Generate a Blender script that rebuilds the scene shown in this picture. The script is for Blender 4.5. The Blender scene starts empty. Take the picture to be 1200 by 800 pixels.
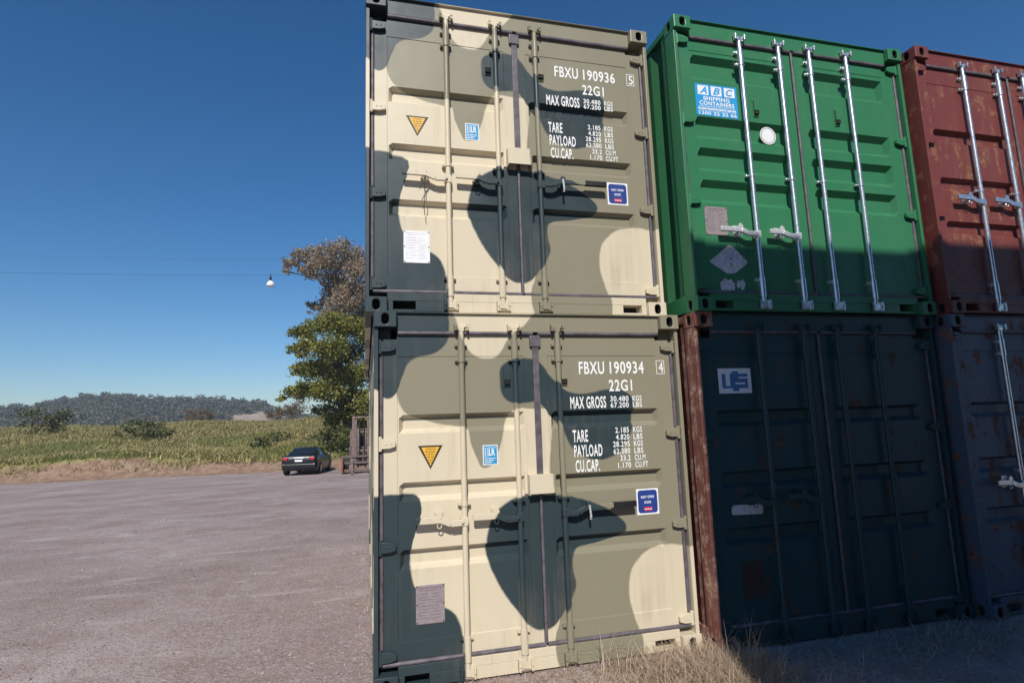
import bpy, bmesh, math, random
from mathutils import Vector, Matrix
R = math.radians
scene = bpy.context.scene
C = scene.collection
random.seed(7)

# ------------------------------------------------------------------ camera
CAM = Vector((-.055, -4.151, 1.754)); YAW, PITCH, ROLL, FPX = .253, .142, -.034, 670.3
_f = Vector((math.sin(YAW)*math.cos(PITCH), math.cos(YAW)*math.cos(PITCH), math.sin(PITCH)))
_r = Vector((math.cos(YAW), -math.sin(YAW), 0)); _u = _r.cross(_f)
CR = math.cos(ROLL)*_r + math.sin(ROLL)*_u
CU = -math.sin(ROLL)*_r + math.cos(ROLL)*_u
cam_d = bpy.data.cameras.new('camera'); cam = bpy.data.objects.new('camera', cam_d); C.objects.link(cam)
cam_d.sensor_fit = 'HORIZONTAL'; cam_d.sensor_width = 36; cam_d.lens = 36*FPX/1200
cam_d.clip_start = .05; cam_d.clip_end = 8000
cam.matrix_world = Matrix(((CR.x, CU.x, -_f.x, CAM.x), (CR.y, CU.y, -_f.y, CAM.y), (CR.z, CU.z, -_f.z, CAM.z), (0, 0, 0, 1)))
scene.camera = cam

# ------------------------------------------------------------------ light
SUN_EL, SUN_AZ = R(41), R(195)
w = bpy.data.worlds.new('World'); scene.world = w; w.use_nodes = True
nt = w.node_tree
sky = nt.nodes.new('ShaderNodeTexSky'); sky.sky_type = 'NISHITA'; sky.sun_disc = False
sky.sun_elevation = SUN_EL; sky.sun_rotation = SUN_AZ
sky.altitude = 0; sky.air_density = 1.0; sky.dust_density = 0.0; sky.ozone_density = 5.0
hs = nt.nodes.new('ShaderNodeHueSaturation'); hs.inputs['Saturation'].default_value = 1.25
nt.links.new(sky.outputs[0], hs.inputs['Color']); nt.links.new(hs.outputs[0], nt.nodes['Background'].inputs[0]); nt.nodes['Background'].inputs[1].default_value = .096
sl = bpy.data.lights.new('sun', 'SUN'); sl.energy = 5.0; sl.angle = R(.53); sl.color = (1, .955, .885)
so = bpy.data.objects.new('sun', sl); C.objects.link(so)
sdir = Vector((math.sin(SUN_AZ)*math.cos(SUN_EL), math.cos(SUN_AZ)*math.cos(SUN_EL), math.sin(SUN_EL)))
so.rotation_euler = (-sdir).to_track_quat('-Z', 'Y').to_euler(); so.location = (0, -10, 20)
vs = scene.view_settings; vs.view_transform = 'Standard'; vs.look = 'None'; vs.gamma = 1; vs.exposure = 0.03
vs.use_curve_mapping = False

def ray(px, py):
    d = _f + (px-600)/FPX*CR - (py-400)/FPX*CU
    return d
def at(px, py, dist):            # a point dist metres away (along the view axis) in the direction of a photo pixel
    return CAM + ray(px, py)*dist

# ------------------------------------------------------------------ helpers
def link(o, parent=None):
    C.objects.link(o)
    if parent is not None: o.parent = parent
    return o
def empty(name, loc=(0, 0, 0), rz=0):
    o = bpy.data.objects.new(name, None); C.objects.link(o); o.location = loc; o.rotation_euler.z = rz
    o.empty_display_size = .2
    return o
def tag(o, label=None, cat=None, group=None, kind=None):
    if label: o['label'] = label
    if cat: o['category'] = cat
    if group: o['group'] = group
    if kind: o['kind'] = kind
    return o

class MB:
    def __init__(s): s.v = []; s.f = []; s.m = []; s.mi = 0
    def face(s, idx): s.f.append(tuple(idx)); s.m.append(s.mi)
    def poly(s, pts):
        n = len(s.v); s.v += [tuple(p) for p in pts]; s.face(range(n, n+len(pts))); return s
    def box(s, x0, x1, y0, y1, z0, z1):
        n = len(s.v)
        s.v += [(x, y, z) for z in (z0, z1) for y in (y0, y1) for x in (x0, x1)]
        for q in ((0, 2, 3, 1), (4, 5, 7, 6), (0, 1, 5, 4), (2, 6, 7, 3), (0, 4, 6, 2), (1, 3, 7, 5)): s.face([n+i for i in q])
        return s
    def prism(s, poly, y0, y1):            # polygon in xz, extruded along y
        n = len(s.v); k = len(poly)
        s.v += [(x, y0, z) for x, z in poly] + [(x, y1, z) for x, z in poly]
        s.face(range(n, n+k)); s.face(range(n+2*k-1, n+k-1, -1))
        for i in range(k): s.face((n+i, n+k+i, n+k+(i+1) % k, n+(i+1) % k))
        return s
    def tube(s, pts, rad, n=10, cap=True):
        pts = [Vector(p) for p in pts]; m = len(pts)
        rad = rad if isinstance(rad, (list, tuple)) else [rad]*m
        base = len(s.v); ref = None
        for i, p in enumerate(pts):
            t = (pts[min(i+1, m-1)]-pts[max(i-1, 0)]).normalized()
            if ref is None: ref = t.orthogonal().normalized()
            a = (ref-t*ref.dot(t))
            a = a.normalized() if a.length > 1e-6 else t.orthogonal().normalized()
            ref = a; b = t.cross(a)
            for j in range(n):
                q = 2*math.pi*j/n; s.v.append(tuple(p+(a*math.cos(q)+b*math.sin(q))*rad[i]))
        for i in range(m-1):
            for j in range(n):
                k = (j+1) % n; s.face((base+i*n+j, base+i*n+k, base+(i+1)*n+k, base+(i+1)*n+j))
        if cap:
            s.face([base+j for j in reversed(range(n))]); s.face([base+(m-1)*n+j for j in range(n)])
        return s
    def cyl(s, p0, p1, r, n=12): return s.tube([p0, p1], r, n)
    def bar(s, pts, w, y0, y1):            # flat bar along a path of (x,z), w high
        for (a, b) in zip(pts[:-1], pts[1:]):
            d = Vector((b[0]-a[0], b[1]-a[1])).normalized(); nx, nz = -d.y*w/2, d.x*w/2
            s.prism([(a[0]-nx, a[1]-nz), (b[0]-nx, b[1]-nz), (b[0]+nx, b[1]+nz), (a[0]+nx, a[1]+nz)], y0, y1)
            y0 += .0006; y1 -= .0006
        return s
    def text(s, body, x0, x1, z0, z1, y, bold=.012, shear=0):
        cu = bpy.data.curves.new('t', 'FONT'); cu.body = body; cu.offset = bold; cu.shear = shear; cu.space_character = 1.12; cu.resolution_u = 4
        o = bpy.data.objects.new('t', cu); C.objects.link(o)
        dg = bpy.context.evaluated_depsgraph_get(); me = bpy.data.meshes.new_from_object(o.evaluated_get(dg))
        vv = [v.co.copy() for v in me.vertices]
        ax, bx = min(v.x for v in vv), max(v.x for v in vv); az, bz = min(v.y for v in vv), max(v.y for v in vv)
        n = len(s.v)
        s.v += [(x0+(v.x-ax)/(bx-ax)*(x1-x0), y, z0+(v.y-az)/(bz-az)*(z1-z0)) for v in vv]
        for p in me.polygons: s.face([n+i for i in p.vertices])
        bpy.data.objects.remove(o); bpy.data.curves.remove(cu); bpy.data.meshes.remove(me)
        return s
    def mirror_x(s, W):
        s.v = [(W-x, y, z) for x, y, z in s.v]; s.f = [tuple(reversed(f)) for f in s.f]; return s
    def build(s, name, mat, parent=None, smooth=False, bevel=0, recalc=True, weld=False, auto=0):
        me = bpy.data.meshes.new(name); me.from_pydata(s.v, [], s.f)
        mats = mat if isinstance(mat, (list, tuple)) else [mat]
        for m in mats: me.materials.append(m)
        me.polygons.foreach_set('material_index', s.m)
        if recalc or weld:
            bm = bmesh.new(); bm.from_mesh(me)
            if weld: bmesh.ops.remove_doubles(bm, verts=bm.verts, dist=1e-5)
            if recalc: bmesh.ops.recalc_face_normals(bm, faces=bm.faces)
            bm.to_mesh(me); bm.free()
        if smooth: me.polygons.foreach_set('use_smooth', [True]*len(me.polygons))
        if auto:
            me.polygons.foreach_set('use_smooth', [True]*len(me.polygons)); me.set_sharp_from_angle(angle=R(auto))
        me.update()
        o = bpy.data.objects.new(name, me); link(o, parent)
        if bevel:
            b = o.modifiers.new('bevel', 'BEVEL'); b.width = bevel; b.segments = 2; b.limit_method = 'ANGLE'; b.angle_limit = R(40)
            b.harden_normals = False
        return o

# ------------------------------------------------------------------ materials
class NT:
    def __init__(s, name):
        s.mat = bpy.data.materials.new(name); s.mat.use_nodes = True; s.t = s.mat.node_tree
        s.b = s.t.nodes['Principled BSDF']
    def n(s, typ, **kw):
        x = s.t.nodes.new('ShaderNode'+typ)
        for k, v in kw.items(): setattr(x, k, v)
        return x
    def l(s, a, b): s.t.links.new(a, b)
    def math(s, op, a, b=None, clamp=False):
        x = s.n('Math', operation=op, use_clamp=clamp)
        for i, q in enumerate((a, b)):
            if q is None: continue
            if isinstance(q, (int, float)): x.inputs[i].default_value = q
            else: s.l(q, x.inputs[i])
        return x.outputs[0]
    def mix(s, fac, a, b, blend='MIX'):
        x = s.n('Mix', data_type='RGBA', blend_type=blend)
        for i, q in ((0, fac), (6, a), (7, b)):
            if isinstance(q, (int, float)): x.inputs[i].default_value = q
            elif isinstance(q, tuple): x.inputs[i].default_value = (*q[:3], 1)
            else: s.l(q, x.inputs[i])
        return x.outputs[2]
    def noise(s, vec, scale, detail=4, rough=.55, out=0):
        x = s.n('TexNoise'); x.inputs['Scale'].default_value = scale; x.inputs['Detail'].default_value = detail; x.inputs['Roughness'].default_value = rough
        if vec is not None: s.l(vec, x.inputs['Vector'])
        return x.outputs[out]
    def ramp(s, fac, lo, hi, a=0., b=1., smooth=True):
        x = s.n('MapRange'); x.interpolation_type = 'SMOOTHSTEP' if smooth else 'LINEAR'
        x.inputs[1].default_value = lo; x.inputs[2].default_value = hi; x.inputs[3].default_value = a; x.inputs[4].default_value = b
        s.l(fac, x.inputs[0]); return x.outputs[0]
    def bump(s, h, strength=.3, dist=.01):
        x = s.n('Bump'); x.inputs['Strength'].default_value = strength; x.inputs['Distance'].default_value = dist
        s.l(h, x.inputs['Height']); s.l(x.outputs[0], s.b.inputs['Normal'])
    def coord(s, obj=None):
        x = s.n('TexCoord'); x.object = obj; return x.outputs['Object']
    def scaled(s, vec, sx, sy, sz):
        x = s.n('Mapping'); x.inputs['Scale'].default_value = (sx, sy, sz); s.l(vec, x.inputs[0]); return x.outputs[0]
    def set(s, col=None, rough=None, metal=None, spec=None):
        for k, v in (('Base Color', col), ('Roughness', rough), ('Metallic', metal), ('Specular IOR Level', spec)):
            if v is None: continue
            if isinstance(v, tuple): s.b.inputs[k].default_value = (*v, 1)
            elif isinstance(v, (int, float)): s.b.inputs[k].default_value = v
            else: s.l(v, s.b.inputs[k])
        return s.mat

def wear_paint(m, co, col, dirt=(.20, .16, .12), amount=.35, rough=.42, rust=0., rustcol=(.13, .05, .028)):
    """weathering over a paint colour: dust, run-down streaks, chips; low-frequency dents in the sheet"""
    big = m.noise(co, 1.6, 5)
    streak = m.noise(m.scaled(co, 22, 22, 1.1), 1.0, 4, .6)
    d = m.math('MULTIPLY', m.ramp(big, .42, .75), m.ramp(streak, .42, .72))
    c = m.mix(m.math('MULTIPLY', d, amount), col, dirt)
    tone = m.noise(co, 5, 3)
    c = m.mix(m.ramp(tone, .3, .7, 0, .10), c, (.8, .78, .72), 'MULTIPLY')
    speck = m.ramp(m.noise(co, 140, 2), .70, .76)
    c = m.mix(m.math('MULTIPLY', speck, .35), c, dirt)
    if rust:
        rn = m.noise(co, 7, 8, .68); rs = m.noise(m.scaled(co, 14, 14, 1.5), 1, 6, .65)
        rf = m.ramp(m.math('ADD', m.math('MULTIPLY', rn, .6), m.math('MULTIPLY', rs, .4)), .56-rust*.18, .62-rust*.14)
        rc = m.mix(m.ramp(m.noise(co, 30, 4), .35, .65), rustcol, (rustcol[0]*1.9, rustcol[1]*2.1, rustcol[2]*2.2))
        c = m.mix(rf, c, rc)
        m.l(m.ramp(rf, 0, 1, rough, .85), m.b.inputs['Roughness'])
    else:
        m.l(m.ramp(tone, .2, .8, rough-.06, rough+.12), m.b.inputs['Roughness'])
    h = m.math('ADD', m.math('MULTIPLY', m.noise(co, 2.3, 2), 1.0), m.math('MULTIPLY', m.noise(co, 60, 3), .015))
    m.bump(h, .35, .012)
    return m.set(col=c, spec=.4)

CREAM, KHAKI, SLATE = (.60, .525, .385), (.235, .215, .150), (.027, .044, .050)
BLOBS = {
 'K1':(0.8,2.05,[650,638,631,603,539,488,446,408,378,358,343,357,442,537,613,580,495,416,363,326,308,300,309,349,438,569,678,699,710,737,775,826,887,955,1011,1029,999,952,911,878,854,840,834,837,848,869,899,940,990,1035,1018,921,808,729,693,669]),
 'K2':(1.95,1.2,[644,641,646,658,678,710,757,827,930,1258,1426,1692,1697,1729,1778,1841,1902,1950,1934,1822,1660,1517,1403,1314,1247,1198,1165,1146,1141,1148,1168,1204,1254,1325,1417,1538,1690,1865,2013,2053,2035,1990,1940,1892,1851,1811,1665,1300,1008,870,794,744,711,687,668,654]),
 'CT':(0.86,2.55,[266,257,255,259,264,270,275,280,286,292,298,303,306,306,304,296,283,266,245,227,214,208,206,212,226,246,269,290,314,350,396,441,445,400,354,318,291,270,255,244,236,231,229,230,233,240,249,262,279,300,324,340,339,322,300,281]),
 'RC':(2.25,0.38,[349,343,341,342,344,350,366,400,453,613,644,636,633,636,644,656,671,685,690,670,619,564,516,478,448,426,409,399,392,391,394,401,414,432,456,485,502,475,421,402,397,396,398,400,400,404,408,410,409,408,404,396,385,375,365,356]),
 'TD':(0.2,2.4,[502,490,482,480,483,491,503,506,484,444,422,442,454,412,287,224,195,180,174,174,179,190,207,230,258,284,309,331,343,349,358,369,385,437,523,543,519,494,474,461,453,450,452,459,471,488,511,541,576,613,640,631,604,572,544,520]),
 'D1':(1.68,1.74,[284,269,262,259,259,261,263,265,268,271,274,277,280,283,286,290,293,297,300,303,305,306,307,310,313,318,323,329,336,345,357,370,380,381,372,356,334,308,285,267,252,240,233,231,233,241,253,272,309,368,393,407,406,399,389,320]),
 'D1b':(1.17,2.05,[238,236,235,234,230,221,211,202,191,177,165,154,147,141,138,137,137,139,150,273,322,367,371,353,335,320,305,256,224,201,185,175,169,166,167,169,173,177,183,190,194,196,198,200,204,209,216,224,233,244,254,260,259,253,246,241]),
 'D2':(1.2,0.85,[404,399,396,395,395,398,404,413,425,442,465,499,543,573,583,580,547,508,476,447,420,375,325,296,277,273,288,336,572,707,678,623,572,528,491,460,435,413,395,381,372,368,368,371,378,388,398,405,409,415,422,420,418,415,413,408]),
 'LD':(0.12,0.75,[425,424,429,439,455,477,507,547,597,661,728,764,765,746,722,699,680,657,554,455,404,360,302,190,169,155,146,139,136,134,135,139,145,156,172,197,240,325,489,547,544,536,535,540,552,600,671,708,671,607,553,512,480,457,440,430]),
 'LD2':(0.3,0.25,[673,684,700,723,751,782,809,807,776,734,695,662,637,618,606,600,600,607,619,632,593,448,404,374,351,334,323,315,312,312,313,316,319,321,321,319,311,302,293,288,290,307,340,358,374,390,411,442,504,592,670,694,686,675,669,668]),
}
def camo_material(name, ref):
    m = NT(name); co = m.coord(ref)
    wob = m.n('VectorMath', operation='SCALE'); nz = m.n('VectorMath', operation='SUBTRACT')
    m.l(m.noise(co, 9, 2, out=1), nz.inputs[0]); nz.inputs[1].default_value = (.5, .5, .5)
    m.l(nz.outputs[0], wob.inputs[0]); wob.inputs['Scale'].default_value = .018
    ad = m.n('VectorMath', operation='ADD'); m.l(co, ad.inputs[0]); m.l(wob.outputs[0], ad.inputs[1])
    sp = m.n('SeparateXYZ'); m.l(ad.outputs[0], sp.inputs[0]); Z = sp.outputs[2]
    back = m.math('MAXIMUM', m.math('SUBTRACT', sp.outputs[1], .18), 0)          # the pattern runs on round the corners along the sides
    X = m.math('PINGPONG', m.math('ADD', sp.outputs[0], back), 2.438)
    fine = m.math('MULTIPLY', m.math('SUBTRACT', m.noise(co, 160, 2), .5), .010)
    col = None
    for key, c in (('K1', KHAKI), ('K2', KHAKI), ('CT', CREAM), ('RC', CREAM), ('TD', SLATE), ('D1', SLATE), ('D1b', SLATE), ('D2', SLATE), ('LD', SLATE), ('LD2', SLATE)):
        cx, cz, rr = BLOBS[key]
        dx = m.math('SUBTRACT', X, cx); dz = m.math('SUBTRACT', Z, cz)
        t = m.math('ADD', m.math('MULTIPLY', m.math('ARCTAN2', dz, dx), 1/(2*math.pi)), .5)
        fc = m.n('FloatCurve'); cv = fc.mapping.curves[0]; K = len(rr)
        cv.points[0].location = (0, rr[0]/2500); cv.points[1].location = (1, rr[0]/2500)
        for i in range(1, K): cv.points.new(i/K, rr[i]/2500)
        fc.mapping.update(); m.l(t, fc.inputs['Value'])
        rad = m.math('MULTIPLY', fc.outputs[0], 2.5)
        d = m.math('SQRT', m.math('ADD', m.math('MULTIPLY', dx, dx), m.math('MULTIPLY', dz, dz)))
        fac = m.ramp(m.math('ADD', m.math('SUBTRACT', rad, d), fine), -.010, .010)
        col = m.mix(fac, CREAM if col is None else col, c)
    return wear_paint(m, co, col, dirt=(.24, .19, .14), amount=.34, rough=.40)

def paint(name, col, rough=.42, rust=0., amount=.35, dirt=(.2, .16, .12), rustcol=(.13, .05, .028)):
    m = NT(name); co = m.n('TexCoord').outputs['Object']
    return wear_paint(m, co, col, dirt, amount, rough, rust, rustcol)
def plain(name, col, rough=.5, metal=0., var=.15, scale=8, spec=.5):
    m = NT(name); co = m.n('TexCoord').outputs['Object']
    c = m.mix(m.ramp(m.noise(co, scale, 5), .3, .7, 0, 1), tuple(x*(1-var) for x in col), tuple(min(1, x*(1+var)) for x in col))
    m.l(m.ramp(m.noise(co, scale*3, 3), .3, .7, max(.02, rough-.06), rough+.08), m.b.inputs['Roughness'])
    return m.set(col=c, metal=metal, spec=spec)

M = dict(
    green=paint('green_paint', (.030, .165, .072), .40, .0, .22, (.12, .17, .11)),
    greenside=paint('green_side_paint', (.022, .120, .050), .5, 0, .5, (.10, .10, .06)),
    teal=paint('teal_paint', (.012, .050, .055), .5, .10, .5, (.05, .06, .06), (.06, .03, .02)),
    rustred=paint('rust_red_paint', (.20, .068, .050), .7, .45, 1.0, (.36, .27, .23), (.25, .135, .095)),
    maroon=paint('maroon_paint', (.15, .035, .03), .5, .25, .4),
    greyblue=paint('grey_blue_paint', (.07, .10, .14), .5, .3, .4),
    yardblue=paint('blue_paint', (.03, .08, .19), .5, .2, .4),
    rubber=plain('gasket_rubber', (.098, .084, .098), .5, 0, .3, 14),
    black=plain('black_grip', (.012, .012, .013), .45),
    dark=plain('black_and_hole_shade', (.012, .011, .011), .9),  # black parts, and the shade painted inside casting holes and sill pockets
    steel=plain('galvanised_steel', (.62, .64, .66), .32, .9, .12, 30),
    chrome=plain('bright_steel', (.72, .72, .72), .3, .45, .05, 20),
    white=plain('white_print', (.78, .78, .76), .5, 0, .04, 20),
    offwhite=plain('white_label', (.74, .74, .74), .45, 0, .05, 20),
    yellow=plain('yellow_label', (.72, .40, .035), .5, 0, .05),
    brown=plain('dark_brown_print', (.035, .022, .018), .5),
    blue=plain('blue_label', (.018, .045, .22), .45, 0, .06),
    cyan=plain('cyan_label', (.02, .26, .50), .45, 0, .06),
    skyblue=plain('sky_blue_label', (.015, .29, .62), .45, 0, .05),
    red=plain('red_print', (.45, .02, .05), .5),
    plate=plain('dull_metal_plate', (.30, .25, .26), .5, .25, .12, 40),
    plateprint=plain('plate_print', (.14, .11, .13), .55),
    palepurple=plain('white_plate_print', (.45, .45, .52), .5),
    floor=plain('plywood', (.12, .08, .05), .8),
    teallogo=plain('logo_blue', (.06, .16, .36), .5),
    ghost=plain('sticker_residue', (.50, .50, .53), .7, 0, .2, 30),
)

# ------------------------------------------------------------------ ground
def smooth(a, b, x):
    t = max(0., min(1., (x-a)/(b-a))); return t*t*(3-2*t)
def edge(x): return 32.8 - .10*min(x, 0) + .5*math.sin(x*.35) + .3*math.sin(x*.9+1)
def gz(x, y):
    z = -.02*max(0, min(y, 45)-1)
    t = y-edge(x)
    z += .85*smooth(0, 2.6, t) + .060*max(0, min(t-2, 58)) + .012*max(0, min(t-60, 200))
    if 2 < t < 90: z += .22*math.sin(x*.31+y*.17)+.15*math.sin(x*.13-y*.4)
    return z
def axis(segs):
    out = []
    for a, b, st in segs:
        k = max(1, int(round((b-a)/st))); out += [a+(b-a)*i/k for i in range(k)]
    return out+[segs[-1][1]]
gx = axis([(-4000, -600, 400), (-600, -120, 40), (-120, -40, 5), (-40, 12, 1.0), (12, 60, 6), (60, 600, 60), (600, 4000, 400)])
gy = axis([(-4000, -200, 400), (-200, -20, 20), (-20, 28, 1.5), (28, 44, .5), (44, 100, 2), (100, 320, 20), (320, 5000, 400)])
g = MB()
for y in gy:
    for x in gx: g.v.append((x, y, gz(x, y)))
nx = len(gx)
for j in range(len(gy)-1):
    for i in range(nx-1): g.face((j*nx+i, j*nx+i+1, (j+1)*nx+i+1, (j+1)*nx+i))
gm = NT('yard_gravel'); co = gm.n('TexCoord').outputs['Object']
n1 = gm.noise(co, .35, 6, .6); n2 = gm.noise(co, 3.2, 6, .62); n3 = gm.noise(co, 38, 5, .7)
vor = gm.n('TexVoronoi'); vor.inputs['Scale'].default_value = 55; gm.l(co, vor.inputs['Vector'])
vs2 = gm.n('TexVoronoi'); vs2.inputs['Scale'].default_value = 130; gm.l(co, vs2.inputs['Vector'])
col = gm.mix(gm.ramp(n1, .35, .65), (.278, .212, .196), (.415, .342, .322))
col = gm.mix(gm.ramp(n2, .35, .7, 0, .65), col, (.315, .228, .186))
streak = gm.noise(gm.scaled(co, .5, 2.2, 1), 1, 5, .6)
col = gm.mix(gm.ramp(streak, .55, .74, 0, .7), col, (.52, .45, .42))
patch = gm.noise(gm.scaled(co, .9, 2.4, 1), 1.1, 7, .68)
col = gm.mix(gm.ramp(patch, .60, .68, 0, .6), col, (.56, .50, .46))
col = gm.mix(gm.ramp(gm.noise(gm.scaled(co, .25, .9, 1), 1.3, 5, .6), .55, .75, 0, .65), col, (.205, .150, .130))
col = gm.mix(gm.ramp(gm.noise(co, .75, 7, .65), .50, .62, 0, .5), col, (.24, .175, .145))
stone = gm.n('SeparateXYZ'); gm.l(vor.outputs['Color'], stone.inputs[0])
col = gm.mix(gm.ramp(stone.outputs[0], .72, .98, 0, .55), col, (.50, .46, .45))
col = gm.mix(gm.ramp(stone.outputs[1], .80, .99, 0, .65), col, (.15, .125, .125))
col = gm.mix(gm.ramp(n3, .3, .7, 0, .45), col, (.68, .64, .64), 'MULTIPLY')
fa = gm.n('Attribute'); fa.attribute_name = 'bank'; ga = gm.n('Attribute'); ga.attribute_name = 'field'
ew = gm.math('ADD', fa.outputs['Fac'], gm.math('MULTIPLY', gm.math('SUBTRACT', gm.noise(co, 1.3, 5), .5), .9))
earth = gm.mix(gm.ramp(gm.noise(co, 2.5, 6), .35, .65), (.20, .125, .085), (.30, .205, .14))
col = gm.mix(gm.ramp(ew, .4, .6), col, earth)
gw = gm.math('ADD', ga.outputs['Fac'], gm.math('MULTIPLY', gm.math('SUBTRACT', gm.noise(co, .8, 5), .5), .9))
grass_c = gm.mix(gm.ramp(gm.noise(co, .25, 6), .38, .62), (.20, .18, .07), (.32, .275, .125))
col = gm.mix(gm.ramp(gw, .4, .6), col, grass_c)
hh = gm.math('ADD', gm.math('MULTIPLY', n3, .5), gm.math('ADD', gm.math('MULTIPLY', vor.outputs['Distance'], .9), gm.math('ADD', gm.math('MULTIPLY', n2, .8), gm.math('MULTIPLY', gm.noise(co, 1.1, 3), 3.5))))
gm.bump(hh, .45, .014); gm.set(col=col, rough=.9, spec=.2)
ground = g.build('ground', gm.mat, smooth=True, recalc=False); tag(ground, 'mauve grey gravel yard rising to a dry grass field', 'ground', kind='structure')
ab = ground.data.attributes.new('bank', 'FLOAT', 'POINT'); af = ground.data.attributes.new('field', 'FLOAT', 'POINT')
ab.data.foreach_set('value', [smooth(-1.2, .8, y-edge(x)) for x, y, z in g.v])
af.data.foreach_set('value', [smooth(1.0, 3.2, y-edge(x)) for x, y, z in g.v])

# ------------------------------------------------------------------ shipping containers (local: x across the door end, y into the box, z up)
W, H, LEN = 2.438, 2.591, 6.058
YD = .075                                   # face of the doors behind the casting face
def stadium(cx, cz, hw, hh, n=6):
    out = []
    for i in range(4):
        sx, sz = ((1, 1), (-1, 1), (-1, -1), (1, -1))[i]
        for k in range(n):
            a = math.pi/2*(i+k/(n-1)); out.append((cx+sx*(hh*0)+hw*math.cos(a), cz+sz*(hh-hw)+hw*math.sin(a)))
    return out
def casting(x0, x1, y0, y1, z0, z1, side, mats, parent):
    """corner casting: block with a real oval hole in the end face and in the outer side face"""
    b = MB()
    def holed(P, cu, cv, hw, hh, depth, a0, a1, c0, c1):      # P(u,v,d) maps the face plane to 3d
        loop = stadium(cu, cv, hw, hh); n = len(loop)
        corners = [(a1, c1), (a0, c1), (a0, c0), (a1, c0)]
        base = len(b.v); b.v.extend(P(u, v, 0) for u, v in corners); b.v.extend(P(u, v, 0) for u, v in loop)
        q = n//4
        for i in range(4):
            j = (i+1) % 4
            mid = [base+4+((i*q+q//2+k) % n) for k in range(q+1)]
            b.face([base+i, base+j]+list(reversed(mid)))
        inner = len(b.v); b.v.extend(P(u, v, depth) for u, v in loop)
        b.mi = 1  # walls and back of the hole coloured near black as its inner shade
        for i in range(n): b.face((base+4+i, base+4+(i+1) % n, inner+(i+1) % n, inner+i))
        b.face(range(inner, inner+n)); b.mi = 0
    cx, cz = (x0+x1)/2, (z0+z1)/2
    holed(lambda u, v, d: (u, y0+d, v), cx, cz, .026, .040, .075, x0, x1, z0, z1)
    xo, sgn = (x0, 1) if side < 0 else (x1, -1)
    holed(lambda u, v, d: (xo+sgn*d, u, v), (y0+y1)/2+.01, cz, .026, .040, .045, y0, y1, z0, z1)
    xi = x1 if side < 0 else x0
    b.poly([(xi, y0, z0), (xi, y1, z0), (xi, y1, z1), (xi, y0, z1)]); b.poly([(x0, y1, z0), (x1, y1, z0), (x1, y1, z1), (x0, y1, z1)])
    b.poly([(x0, y0, z1), (x1, y0, z1), (x1, y1, z1), (x0, y1, z1)]); b.poly([(x0, y0, z0), (x1, y0, z0), (x1, y1, z0), (x0, y1, z0)])
    return b.build('corner_casting', mats, parent, weld=True, bevel=.007)

def door_sheet(xa, xb, gx0, gx1, grooves, mat, parent, zlo=.182, zhi=2.428, crease=(.30, 2.265), st=.024, sb=.036, D=.046):
    """one door leaf: a heightfield of real grooves, with a step to the frame round it, and a thick edge"""
    e = .003
    p0, p1 = gx0-.012, gx1+.012
    xs = [xa, p0, p0+e, gx0, gx0+.030, gx1-.030, gx1, p1-e, p1, xb]
    zc = 2.390; outer_left = xa < W/2-.3; zs = {zlo, zhi, zc, crease[0], crease[0]+e, crease[1], crease[1]-e}
    for zt, zb in grooves: zs |= {zt, zt-st, zb+sb, zb}
    zs = sorted(zs)
    def dep(x, z):
        d = 0
        if p0+e-1e-6 <= x <= p1-e+1e-6 and crease[0]+e-1e-6 <= z <= crease[1]-e+1e-6: d = .004
        fx = min(1, max(0, min((x-gx0)/.030, (gx1-x)/.030)))
        for zt, zb in grooves:
            fz = min(1, max(0, min((zt-z)/st, (z-zb)/sb)))
            d = max(d, .004+D*min(fx, fz)) if min(fx, fz) > 0 else d
        return d
    b = MB()
    for z in zs:
        for x in xs: b.v.append((x, YD+dep(x, z), z))
    n = len(xs)
    for j in range(len(zs)-1):
        for i in range(n-1):
            if zs[j] > zc-1e-6 and (i == 0 if outer_left else i == n-2): continue      # the leaf is cut back under the corner casting
            b.face((j*n+i, j*n+i+1, (j+1)*n+i+1, (j+1)*n+i))
    yb = YD+.06
    za, zb_ = (zc, zhi) if outer_left else (zhi, zc); xc, xd = (p0, xb) if outer_left else (xa, p1)
    b.poly([(xa, YD, zlo), (xa, YD, za), (xa, yb, za), (xa, yb, zlo)]); b.poly([(xb, YD, zlo), (xb, yb, zlo), (xb, yb, zb_), (xb, YD, zb_)])
    b.poly([(xc, YD, zhi), (xd, YD, zhi), (xd, yb, zhi), (xc, yb, zhi)])
    xe, xf = (xa, p0) if outer_left else (p1, xb); b.poly([(xe, YD, zc), (xf, YD, zc), (xf, yb, zc), (xe, yb, zc)]); b.poly([(xa, YD, zlo), (xa, yb, zlo), (xb, yb, zlo), (xb, YD, zlo)])
    return b.build('door', mat, parent, recalc=False)

def hinge(z, right, mat, parent):
    b = MB()
    b.prism([(.036, z+.034), (.070, z+.036), (.115, z+.030), (.152, z+.016), (.152, z-.022), (.110, z-.034), (.036, z-.036)], .040, .066)
    b.box(.060, .140, .066, YD+.002, z-.022, z+.022)
    b.cyl((.046, .050, z-.052), (.046, .050, z+.052), .0125, 10)
    b.box(.020, .0355, .034, .075, z-.045, z-.030); b.box(.020, .0355, .034, .075, z+.030, z+.045)
    for bx in (.085, .118): b.cyl((bx, .036, z), (bx, .042, z), .008, 8)
    if right: b.mirror_x(W)
    return b.build('hinge', mat, parent, bevel=.003)

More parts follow.
